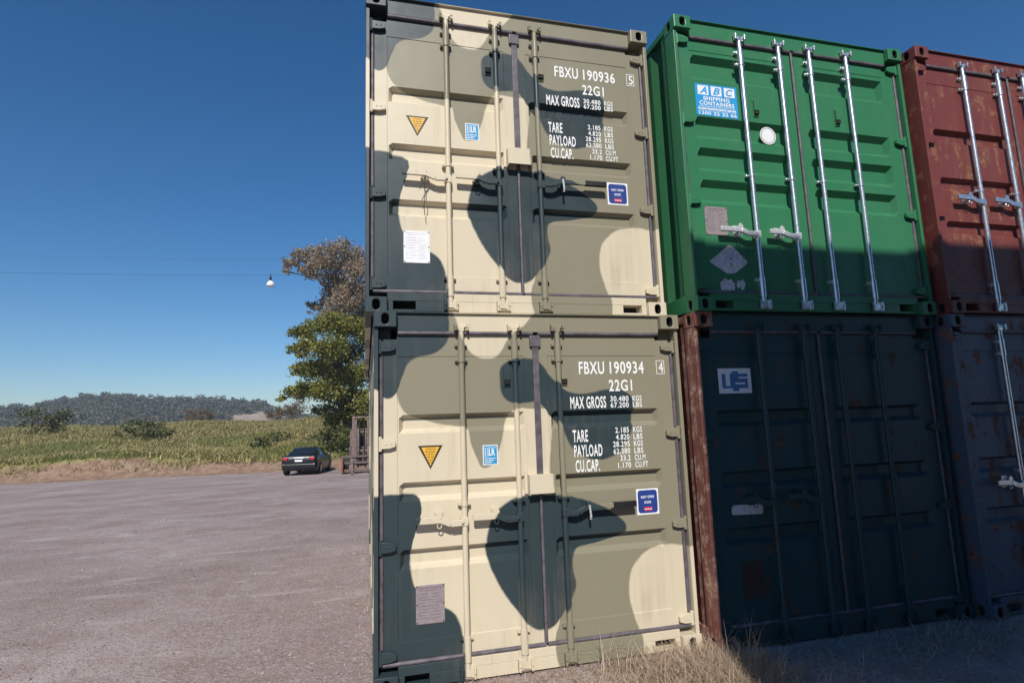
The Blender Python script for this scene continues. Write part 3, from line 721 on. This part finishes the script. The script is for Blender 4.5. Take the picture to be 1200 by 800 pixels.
def tree(name, base, clumps, label, cat, mat, size, per, trunk_r, seed, droop=0., fork=.4, group=None, squash=1.):
    rn = random.Random(seed); base = Vector(base); e = empty(name, base); tag(e, label, cat, group)
    top = max(c[0].z for c in clumps); cen = sum((c[0] for c in clumps), Vector())/len(clumps)
    h = (top-base.z)
    tops = [base+Vector((0, 0, -.3)), base.lerp(Vector((cen.x, cen.y, base.z+h*fork)), .5)+Vector((rn.uniform(-.2, .2), 0, 0)), Vector((cen.x, cen.y, base.z+h*fork)), Vector((cen.x+.1*h*rn.uniform(-.5, .5), cen.y, base.z+h*.78))]
    b = MB(); loc = lambda p: tuple(Vector(p)-base)
    b.tube([loc(p) for p in tops], [trunk_r*1.25, trunk_r, trunk_r*.8, trunk_r*.25], 10)
    for c, r in clumps:
        t = rn.uniform(.35, .95); s = tops[1].lerp(tops[2], min(1, t)) if c.z < tops[2].z+1 else tops[2].lerp(tops[3], rn.uniform(0, .8))
        mid = s.lerp(c, .5)+Vector((rn.uniform(-.3, .3), rn.uniform(-.3, .3), .12*(c-s).length))
        b.tube([loc(s), loc(mid), loc(c)], [trunk_r*.38, trunk_r*.22, trunk_r*.07], 6)
        for _ in range(4):
            d = Vector((rn.gauss(0, 1), rn.gauss(0, 1), rn.gauss(0, .8))).normalized()*r*.8
            b.tube([loc(mid.lerp(c, .6)), loc(c+d*.5), loc(c+d)], [trunk_r*.10, trunk_r*.07, trunk_r*.03], 4, cap=False)
    b.build('trunk', BARK, e, smooth=True)
    f = MB()
    for c, r in clumps: leaves(f, rn, loc(c), r, int(per*r*r), size, droop, squash=squash)
    f.build('crown', mat, e, recalc=False)
    return e
def clumps_at(lst, dist, spread, seed, rs=1.):
    rn = random.Random(seed)
    return [(at(x, y, dist+rn.uniform(-spread, spread)), r*rs*dist/FPX) for x, y, r in lst]

D = 43.
green_cl = [(352, 388, 11), (372, 382, 15), (395, 380, 18), (418, 384, 18), (345, 410, 8), (362, 404, 13), (385, 408, 18), (410, 412, 20), (352, 432, 11), (370, 430, 15), (392, 436, 20),
            (416, 440, 20), (345, 458, 11), (331, 466, 6), (362, 455, 14), (383, 458, 18), (408, 465, 20), (378, 480, 11), (396, 488, 17), (418, 490, 18), (388, 508, 8), (402, 512, 10), (422, 515, 12),
            (440, 395, 22), (448, 430, 24), (446, 470, 24), (440, 505, 18), (470, 410, 20), (472, 450, 22)]
gb = at(415, 540, 43); gb.z = gz(gb.x, gb.y)
cl = clumps_at(green_cl, D, 3.2, 3) + clumps_at([(x+8, y+4, r*.9) for x, y, r in green_cl[::2]], D+3.5, 1.5, 4)
tree('spreading_tree', gb, cl, 'dense green tree with yellow lit foliage beside the containers', 'tree', LM_GREEN, .155, 1450, .28, 11, .0, .34, squash=.58)
gum_cl = [(340, 306, 7), (336, 318, 5), (352, 302, 10), (368, 300, 12), (384, 296, 13), (402, 292, 12), (418, 300, 12), (362, 314, 10), (380, 312, 14), (398, 310, 14), (416, 318, 13), (430, 312, 12),
          (388, 328, 9), (404, 332, 12), (385, 345, 10), (400, 352, 15), (418, 345, 14), (432, 340, 12), (376, 356, 7), (365, 359, 7), (392, 366, 13), (412, 368, 15), (380, 372, 9), (430, 365, 14),
          (446, 318, 16), (452, 345, 18), (458, 300, 12), (470, 330, 16)]
ub = at(425, 528, 58); ub.z = gz(ub.x, ub.y)
tree('gum_tree', ub, clumps_at(gum_cl, 58, 2.6, 9), 'tall brown leaved gum tree rising behind the dense green tree', 'tree', LM_GUM, .17, 1200, .34, 21, .12, .62)

def shrub(px, dist, r, mat, label, seed, zc=.5, name='shrub'):
    p = at(px, 520, dist); p = Vector((p.x, p.y, gz(p.x, p.y))); rn = random.Random(seed)
    cl = [(p+Vector((rn.uniform(-r, r)*.7, rn.uniform(-r, r)*.5, r*zc*rn.uniform(.5, 1.3))), r*rn.uniform(.4, .65)) for _ in range(6)]
    return tree(name, p, cl, label, 'shrub', mat, .16+.02*r, 260/r**.5, .05*r, seed, 0, .3)
shrub(312, 44, 1.0, LM_BUSH, 'green bush on the bank at the left of the car', 31, .6)
shrub(328, 50, .9, LM_BUSH, 'green bush on the slope above the car', 32, .6)
shrub(390, 39.5, 1.7, LM_BUSH, 'dark bush in the shade below the dense green tree', 33, .5)
shrub(408, 38.5, 1.3, LM_BUSH, 'low dark bush just behind the forklift', 36, .5)
shrub(345, 96, 2.2, LM_BROWN, 'rust brown tree on the crest of the field', 34, .7)
shrub(322, 97, 1.7, LM_BROWN, 'small brown bush on the crest of the field near the quarry face', 35, .6)
shrub(170, 52, 2.0, LM_BUSH, 'broad green bush on the field towards the far left', 37, .6)
shrub(60, 60, 2.6, LM_BUSH, 'large green bush at the far left of the field', 38, .7)
shrub(235, 95, 2.2, LM_BROWN, 'brown bush on the crest at the left', 39, .7)

# field grass
def blades(b, rn, p, n, h, wd, lean=.35, spread=.1):
    for _ in range(n):
        q = Vector((p[0]+rn.gauss(0, spread), p[1]+rn.gauss(0, spread), p[2])); a = rn.uniform(0, 6.28); hh = h*rn.uniform(.5, 1.25)
        l = Vector((math.cos(a), math.sin(a), 0))*hh*rn.uniform(.05, lean*1.6); s = Vector((-math.sin(a), math.cos(a), 0))*wd
        m = q+l*.35+Vector((0, 0, hh*.6)); t = q+l+Vector((0, 0, hh*rn.uniform(.8, 1)))
        k = len(b.v); b.v += [tuple(q-s), tuple(q+s), tuple(m+s*.75), tuple(m-s*.75), tuple(t)]; b.face((k, k+1, k+2, k+3)); b.face((k+3, k+2, k+4))
rn = random.Random(5); b = MB(); b2 = MB()
for _ in range(26000):
    y = 35+58*rn.random()**1.15; xl = -.58*(y+4); x = rn.uniform(xl, 4+.02*y)
    t = y-edge(x)
    if t < .9+2.2*rn.random(): continue
    patch = math.sin(x*.4+y*.23)+math.sin(x*.17-y*.31+2)+rn.gauss(0, .5)
    (blades(b2, rn, (x, y, gz(x, y)-.03), 5, .34, .022, 1.2, .30) if (patch > .35 and y < 60) else blades(b, rn, (x, y, gz(x, y)-.03), 5, .32+.002*y, .020+.0005*y, 1.2, .36))
tag(b.build('field_grass', LM_FIELD, recalc=False), 'straw coloured long grass on the sloping field', 'grass', kind='stuff')
tag(b2.build('field_grass', LM_FIELDG, recalc=False), 'greener grass patches on the lower slope', 'grass', kind='stuff')

# ------------------------------------------------------------------ hill
def hill_h(x, y):                      # the ridge falls to the right
    d = 380.; a = math.degrees(math.atan2(x-CAM.x, y-CAM.y))     # 0 is straight along +y
    el = {-60: 3.0, -40: 3.4, -27: 3.1, -20: 3.7, -15: 3.5, -9.6: 2.75, -7: 1.95, -4.4: 1.3, -2: .9, 5: .8, 20: 2.0, 60: 2.0}
    ks = sorted(el); v = el[ks[0]] if a <= ks[0] else el[ks[-1]]
    for k0, k1 in zip(ks[:-1], ks[1:]):
        if k0 <= a <= k1: v = el[k0]+(el[k1]-el[k0])*smooth(k0, k1, a)
    return math.tan(R(v-.6))*d+1.75
hb = MB(); xs = axis([(-420, 420, 12)]); ysn = 16
for j in range(ysn):
    t = j/(ysn-1); y = 230+t*260
    for x in xs:
        pk = smooth(0, .6, t)*(1-.8*smooth(.6, 1, t))
        hb.v.append((x, y, -1.5+(hill_h(x*380/y, 380)+1.5)*pk+1.2*math.sin(x*.07+y*.05)*pk))
for j in range(ysn-1):
    for i in range(len(xs)-1): n = len(xs); hb.face((j*n+i, j*n+i+1, (j+1)*n+i+1, (j+1)*n+i))
hm = NT('hill_ground'); co = hm.n('TexCoord').outputs['Object']
c = hm.mix(hm.ramp(hm.noise(co, .05, 6), .4, .6), (.075, .075, .035), (.14, .11, .06))
pk = at(306, 492, 330); dv = hm.n('VectorMath', operation='DISTANCE'); hm.l(hm.scaled(co, 1, .25, 3.2), dv.inputs[0]); dv.inputs[1].default_value = (pk.x, pk.y*.25, pk.z*3.2)
qf = hm.ramp(hm.math('ADD', dv.outputs['Value'], hm.math('MULTIPLY', hm.math('SUBTRACT', hm.noise(co, .12, 5), .5), 14)), 11, 17, 1, 0)
c = hm.mix(qf, c, hm.mix(hm.ramp(hm.noise(co, .4, 5), .35, .65), (.30, .22, .17), (.46, .38, .31)))
hm.bump(hm.noise(co, .3, 6), 1, 1.5)
hill = hb.build('hill', hm.set(col=c, rough=.95, spec=.1), smooth=True, recalc=False); tag(hill, 'low wooded hill behind the field', 'hill', kind='structure')
rn = random.Random(17); f = MB()
def hill_z(x, y):
    t = (y-230)/260.; pk_ = smooth(0, .6, t)*(1-.8*smooth(.6, 1, t)); return -1.5+(hill_h(x*380/y, 380)+1.5)*pk_+1.2*math.sin(x*.07+y*.05)*pk_
for _ in range(1500):
    y = rn.uniform(285, 400); x = rn.uniform(-.62*y, .06*y)
    z = hill_z(x, y)
    px_ = (Vector((x, y, z))-CAM); u_ = 600+FPX*px_.dot(CR)/px_.dot(_f)
    if math.hypot((x-pk.x*y/pk.y), (y-pk.y)*.2) < 17+rn.uniform(-3, 3) and z < pk.z+2: continue
    hgt = rn.uniform(3, 6.5)
    leaves(f, rn, (x, y, z+hgt*.4), hgt*.40, 120, .75, 0, 1.7)
tag(f.build('hill_forest', LM_HILL, recalc=False), 'dark eucalypt wood covering the distant hill', 'forest', kind='stuff')

# ------------------------------------------------------------------ overhead wires and hanging lamp
WIREM = plain('wire', (.02, .02, .022), .6)
def span(p, q, sag, r, name, label):
    pts = [Vector(p).lerp(Vector(q), t/16)-Vector((0, 0, sag*4*(t/16)*(1-t/16))) for t in range(17)]
    return tag(MB().tube(pts, r, 5).build(name, WIREM), label, 'wire')
lamp_p = at(317, 332, 31)
pl = Vector((-31, lamp_p.y+4, 0)); pr = Vector((9, lamp_p.y+4-40*4/(31+lamp_p.x), 0)); pl.z = gz(pl.x, pl.y)-.3; pr.z = gz(pr.x, pr.y)-.3
wz = at(317, 323, 31).z
def on_line(t, z): return Vector((pl.x+(pr.x-pl.x)*t, pl.y+(pr.y-pl.y)*t, z))
tl = (lamp_p.x-pl.x)/(pr.x-pl.x); lamp_p = on_line(tl, lamp_p.z)
span(on_line(0, wz+.9), on_line(1, wz+.25), .45, .006, 'overhead_wire', 'lower overhead wire, carrying the white lamp')
span(on_line(0, wz+1.9), on_line(1, wz+1.0), .45, .004, 'overhead_wire', 'upper overhead wire over the yard')
for p, lab in ((pl, 'timber power pole beyond the left of the view'), (pr, 'timber power pole hidden behind the containers')):
    e = empty('power_pole', p); tag(e, lab, 'pole')
    MB().tube([(0, 0, 0), (0, 0, wz+3-p.z)], [.15, .10], 12).build('post', BARK, e, smooth=True)
    MB().box(-.06, .06, -1.0, 1.0, wz+2.2-p.z, wz+2.32-p.z).build('crossarm', BARK, e)
e = empty('hanging_lamp', lamp_p); tag(e, 'white lamp shade hanging from the overhead wire', 'lamp')
b = MB()
prof = [(.03, .16), (.07, .14), (.15, .06), (.20, -.02), (.21, -.10), (.17, -.16)]
for r, z in prof:
    for k in range(16): b.v.append((r*math.cos(k*math.pi/8), r*math.sin(k*math.pi/8), z))
for i in range(len(prof)-1):
    for k in range(16): b.face((i*16+k, i*16+(k+1) % 16, (i+1)*16+(k+1) % 16, (i+1)*16+k))
b.face(range(80, 96)); b.build('shade', M['offwhite'], e, auto=50)
b = MB(); b.cyl((0, 0, .14), (0, 0, .34), .06, 10); b.cyl((0, 0, .33), (0, 0, .50), .025, 8); b.build('fitting', M['dark'], e)

# ------------------------------------------------------------------ parked car (local: +y is forward, origin on the ground under its middle)
CARP = NT('dark_car_paint'); CARP.set(col=(.008, .009, .011), rough=.28, spec=.45)
GLASS = NT('car_glass'); GLASS.set(col=(.012, .014, .018), rough=.06, spec=.8)
TYRE = plain('tyre', (.02, .02, .02), .85); TAIL = plain('tail_light', (.42, .015, .03), .2); RIM = plain('rim', (.30, .30, .31), .35, .9)
car_mid = Vector((-3.12, 30.2, 0)); car_mid.z = gz(car_mid.x, car_mid.y)
car = empty('parked_car', car_mid, R(-7)); tag(car, 'dark sedan parked at the edge of the yard below the bank', 'car')
car.rotation_euler.x = math.atan(-.02)
def section(y, hw, zb, zs, zt, hwt, crown):      # half width, bottom, shoulder, top, half width at top
    pts = [(hw*.90, zb), (hw*.985, zb+.10), (hw, zb+(zs-zb)*.55), (hw*.975, zs-.03), (hw*.945, zs)]
    pts += [(hwt+(hw*.945-hwt)*.5, zs+(zt-zs)*.52), (hwt, zt-crown), (hwt*.7, zt-.01), (0, zt)]
    return [(x, y, z) for x, z in pts]+[(-x, y, z) for x, z in pts[-2::-1]]
secs = [(-2.38, .74, .36, .80, .82, .60, .01), (-2.33, .84, .28, .93, .95, .68, .01), (-2.15, .90, .24, .985, 1.01, .74, .01), (-1.82, .915, .22, .99, 1.04, .72, .01), (-1.55, .92, .21, .99, 1.14, .62, .02),
        (-1.05, .92, .20, .98, 1.36, .575, .045), (-.5, .92, .20, .97, 1.43, .585, .05), (.1, .92, .20, .96, 1.42, .585, .05), (.55, .92, .20, .95, 1.32, .59, .04), (.95, .92, .20, .94, 1.12, .64, .02), (1.25, .915, .21, .92, .99, .72, .01),
        (1.7, .90, .22, .86, .91, .70, .01), (2.1, .86, .24, .76, .80, .66, .01), (2.35, .74, .30, .62, .64, .55, .01)]
b = MB(); S = [section(*s) for s in secs]; n = len(S[0])
for s in S: b.v += s
for i in range(len(S)-1):
    for j in range(n-1): b.face((i*n+j, i*n+j+1, (i+1)*n+j+1, (i+1)*n+j))
    b.face((i*n+n-1, i*n, (i+1)*n, (i+1)*n+n-1))
b.face(range(n)); b.face(range((len(S)-1)*n, len(S)*n))
b.build('body', CARP.mat, car, auto=50)
def lerp_sec(a, c, t): return [Vector(p).lerp(Vector(q), t) for p, q in zip(a, c)]
def glass(i0, i1, j0, j1, m=.06, name='window'):
    b = MB()
    A, B = lerp_sec(S[i0], S[i0+1], .25), lerp_sec(S[i1-1], S[i1], .8)
    rows = [A]+[[Vector(p) for p in S[k]] for k in range(i0+1, i1)]+[B]
    for rw in rows:
        for j in range(j0, j1+1):
            p = rw[j]; k = Vector((1 if p.x > 0 else (-1 if p.x < 0 else 0), 0, .8)).normalized(); b.v.append(tuple(p+k*.008))
    q = j1-j0+1
    for i in range(len(rows)-1):
        for j in range(q-1): b.face((i*q+j, i*q+j+1, (i+1)*q+j+1, (i+1)*q+j))
    b.build(name, GLASS.mat, car, auto=50)
glass(4, 8, 4, 6); glass(4, 8, n-7, n-5)
def quadpane(pts, name='window'):
    MB().poly(pts).build(name, GLASS.mat, car)
quadpane([(-.66, -1.74, 1.075), (.66, -1.74, 1.075), (.52, -1.085, 1.362), (-.52, -1.085, 1.362)], 'rear_window')
quadpane([(-.60, .60, 1.335), (.60, .60, 1.335), (.68, 1.16, 1.055), (-.68, 1.16, 1.055)], 'windscreen')
for sx in (-1, 1):
    MB().prism([(sx*.50, .93), (sx*.80, .935), (sx*.80, .79), (sx*.62, .76)], -2.405, -2.33).build('tail_light', TAIL, car, bevel=.02)
    for yy in (-1.38, 1.42):
        w_ = empty('tmp'); bpy.data.objects.remove(w_)
        b = MB(); b.mi = 0; b.cyl((sx*.70, yy, .325), (sx*.935, yy, .325), .325, 20)
        wh = b.build('wheel', TYRE, car, auto=50)
        b = MB(); b.cyl((sx*.90, yy, .325), (sx*.945, yy, .325), .21, 16); b.build('rim', RIM, wh, auto=50)
    b = MB(); b.box(sx*.95-.06, sx*.95+.06, .70, .77, .95, 1.04); b.build('door_mirror', CARP.mat, car, bevel=.03)
MB().box(-.19, .19, -2.395, -2.335, .70, .80).build('number_plate', M['offwhite'], car, bevel=.005)
MB().box(-.24, .24, -2.375, -2.325, .87, .90).build('boot_trim', M['chrome'], car, bevel=.005)
MB().box(-.84, .84, -2.385, -2.30, .34, .60).build('bumper', CARP.mat, car, bevel=.05)
MB().box(-.03, .03, -2.50, -2.40, .40, .50).build('tow_ball', M['dark'], car, bevel=.01)

# ------------------------------------------------------------------ forklift with a wide carriage (faces the camera; only its left part shows past the containers)
FR = paint('forklift_rusty_paint', (.13, .10, .095), .7, .1, .6, (.25, .2, .17)); FRED = paint('forklift_red_plate', (.28, .09, .055), .6, .5, .5)
FMET = plain('forklift_mast_steel', (.17, .125, .105), .65, .1, .35, 10)
fp = at(424, 553, 29.4); fp.z = gz(fp.x, fp.y)
fk = empty('forklift', fp, R(3)); tag(fk, 'rusty forklift with a tall mast and wide carriage beside the containers', 'forklift')
for sx in (-1, 1):
    b = MB(); b.box(sx*.42-.07, sx*.42+.07, .0, .16, .08, 2.92); b.box(sx*.30-.045, sx*.30+.045, .03, .14, .10, 2.75); b.build('mast_upright', FMET, fk, bevel=.01)
    MB().cyl((sx*.18, .12, .3), (sx*.18, .12, 2.3), .05, 10).build('lift_cylinder', FMET, fk, smooth=True)
    b = MB(); b.tube([(sx*.12, .02, .4), (sx*.12, .02, 2.7)], .03, 6); b.build('lift_chain', M['dark'], fk)
    b = MB(); b.box(sx*.98-.04, sx*.98+.04, -.30, .14, -.02+.06, .84); b.build('side_plate', FRED, fk, bevel=.01)
    b = MB(); b.box(sx*.5-.07, sx*.5+.07, -1.15, -.16, .06, .11); b.box(sx*.5-.07, sx*.5+.07, -.16, -.11, .06, .75); b.build('fork', FMET, fk, bevel=.01)
    for yy, rr in ((.75, .42), (2.3, .36)):
        wh = MB().cyl((sx*.62, yy, rr), (sx*.92, yy, rr), rr, 20).build('wheel', TYRE, fk, auto=50)
        MB().cyl((sx*.90, yy, rr), (sx*.935, yy, rr), rr*.5, 14).build('rim', FMET, wh, auto=50)
    for yy in (.95, 2.1): MB().box(sx*.50-.035, sx*.50+.035, yy-.035, yy+.035, 1.35, 2.2).build('guard_post', FMET, fk)
for z in (2.86, 2.10, 1.15): MB().box(-.35, .35, .06, .12, z-.045, z+.045).build('mast_crossbar', FMET, fk, bevel=.008)
b = MB(); b.box(-1.06, 1.06, -.06, .0, .82, .91); b.box(-.94, .94, -.05, .0, .08, .24); b.box(-.94, .94, -.04, 0, .50, .60)
b.build('carriage', FR, fk, bevel=.01)
b = MB(); b.prism([(-.55, .35), (.55, .35), (.55, 1.15), (.4, 1.35), (-.4, 1.35), (-.55, 1.15)], .45, 2.3); b.build('body', FR, fk, bevel=.04)
b = MB(); b.prism([(-.58, .30), (.58, .30), (.58, 1.2), (.45, 1.32), (-.45, 1.32), (-.58, 1.2)], 2.31, 2.85); b.build('counterweight', FMET, fk, bevel=.05)
b = MB(); b.box(-.55, .55, .9, 2.15, 2.2, 2.26); b.build('overhead_guard', FR, fk, bevel=.01)
b = MB(); b.box(-.25, .25, 1.5, 2.0, 1.35, 1.45); b.box(-.25, .25, 1.92, 2.02, 1.45, 1.85); b.build('seat', M['black'], fk, bevel=.03)

# ------------------------------------------------------------------ dry grass and weeds along the containers
rn = random.Random(23); b = MB()
def dry_blade(b, q, h, wd, a, lean, bend):
    d = Vector((math.cos(a), math.sin(a), 0)); s = Vector((-math.sin(a), math.cos(a), 0))*wd; n0 = len(b.v); K = 4
    for k in range(K+1):
        t = k/K; p = q+d*h*(lean*t+bend*t*t*t)+Vector((0, 0, h*(t-.35*bend*t*t*t))); ww = 1-.85*t*t
        b.v += [tuple(p-s*ww), tuple(p+s*ww)]
    for k in range(K): b.face((n0+2*k, n0+2*k+1, n0+2*k+3, n0+2*k+2))
def tuft(x, y, n, h, spread, leanm=.5):
    for _ in range(n):
        dry_blade(b, Vector((x+rn.gauss(0, spread), y+rn.gauss(0, spread), -.01)), h*rn.uniform(.35, 1.2), rn.uniform(.0012, .0030), rn.uniform(0, 6.28), rn.uniform(.05, leanm), rn.uniform(0, .9))
for _ in range(1300):                                   # matted clump by the right corner of the lower container
    x = 1.15+1.5*rn.random()**.6; y = -.04-.85*rn.random()**1.1
    tuft(x, y, 8, .05+.12*smooth(1.3, 2.3, x)*rn.random(), .05, 1.8)
for x, y, h in ((1.60, -.12, .34), (1.64, -.16, .28), (1.70, -.20, .24), (2.42, -.30, .30), (2.52, -.42, .36), (2.20, -.35, .20), (2.05, -.3, .20), (1.9, -.45, .18), (2.6, -.5, .36), (2.30, -.5, .22)):
    tuft(x, y, 16, h, .05, .6)
for _ in range(60):                                    # sparse weeds along the sill and the aisle
    tuft(rn.uniform(.3, 1.5), -.02-.10*rn.random(), 5, .05, .03, 1.2)
for _ in range(160):
    tuft(2.5+2.6*rn.random(), -.25-.5*rn.random(), 7, .11, .05, 1.2)
for _ in range(50):
    tuft(-.06+.03*rn.random(), -.1+5*rn.random(), 5, .04, .04, 1.)
tag(b.build('dry_grass', LM_DRY, recalc=False), 'dry tan grass and weeds growing along the foot of the containers', 'grass', kind='stuff')

# loose stones on the yard
ST = leaf_mat('stones', [(.14, .115, .11), (.25, .21, .20), (.36, .32, .31), (.20, .15, .13)], .85, 0)
rn = random.Random(41); b = MB()
t = (1+5**.5)/2
ico_v = [Vector(p).normalized() for p in ((-1, t, 0), (1, t, 0), (-1, -t, 0), (1, -t, 0), (0, -1, t), (0, 1, t), (0, -1, -t), (0, 1, -t), (t, 0, -1), (t, 0, 1), (-t, 0, -1), (-t, 0, 1))]
ico_f = [(0, 11, 5), (0, 5, 1), (0, 1, 7), (0, 7, 10), (0, 10, 11), (1, 5, 9), (5, 11, 4), (11, 10, 2), (10, 7, 6), (7, 1, 8), (3, 9, 4), (3, 4, 2), (3, 2, 6), (3, 6, 8), (3, 8, 9), (4, 9, 5), (2, 4, 11), (6, 2, 10), (8, 6, 7), (9, 8, 1)]
for i in range(9000):
    y = -.3+14*rn.random()**1.6; x = rn.uniform(-.95*(y+4.5), .02 if y > -.05 else 3)
    if rn.random() < .12: x, y = rn.uniform(0, 3.4), rn.uniform(-.9, -.02)
    s = .003+.007*rn.random()**3+(.012*rn.random() if rn.random() < .03 else 0)
    s *= 1+.05*max(0, y); sx, sy, sz = s*rn.uniform(.8, 1.5), s*rn.uniform(.8, 1.4), s*rn.uniform(.5, .9); a = rn.uniform(0, 6.28); ca, sa = math.cos(a), math.sin(a); z0 = gz(x, y)
    k = len(b.v)
    for v in ico_v:
        q = v*rn.uniform(.8, 1.2); X, Y = q.x*sx, q.y*sy; b.v.append((x+X*ca-Y*sa, y+X*sa+Y*ca, z0+sz*.3+q.z*sz))
    for f_ in ico_f: b.face((k+f_[0], k+f_[1], k+f_[2]))
tag(b.build('loose_stones', ST, recalc=False), 'small loose stones scattered over the gravel yard', 'stones', kind='stuff')

# ------------------------------------------------------------------ thin haze of the afternoon air
hz_ = NT('haze'); hz_.t.nodes.remove(hz_.b); pv = hz_.n('VolumePrincipled'); pv.inputs['Color'].default_value = (.86, .91, 1, 1); pv.inputs['Density'].default_value = .0007; pv.inputs['Anisotropy'].default_value = .2
hz_.l(pv.outputs[0], hz_.t.nodes['Material Output'].inputs['Volume'])
tag(MB().box(-4100, 4100, -4100, 5100, -4, 36).build('haze', hz_.mat), 'thin pale haze in the air over the yard and hill', 'haze', kind='stuff')
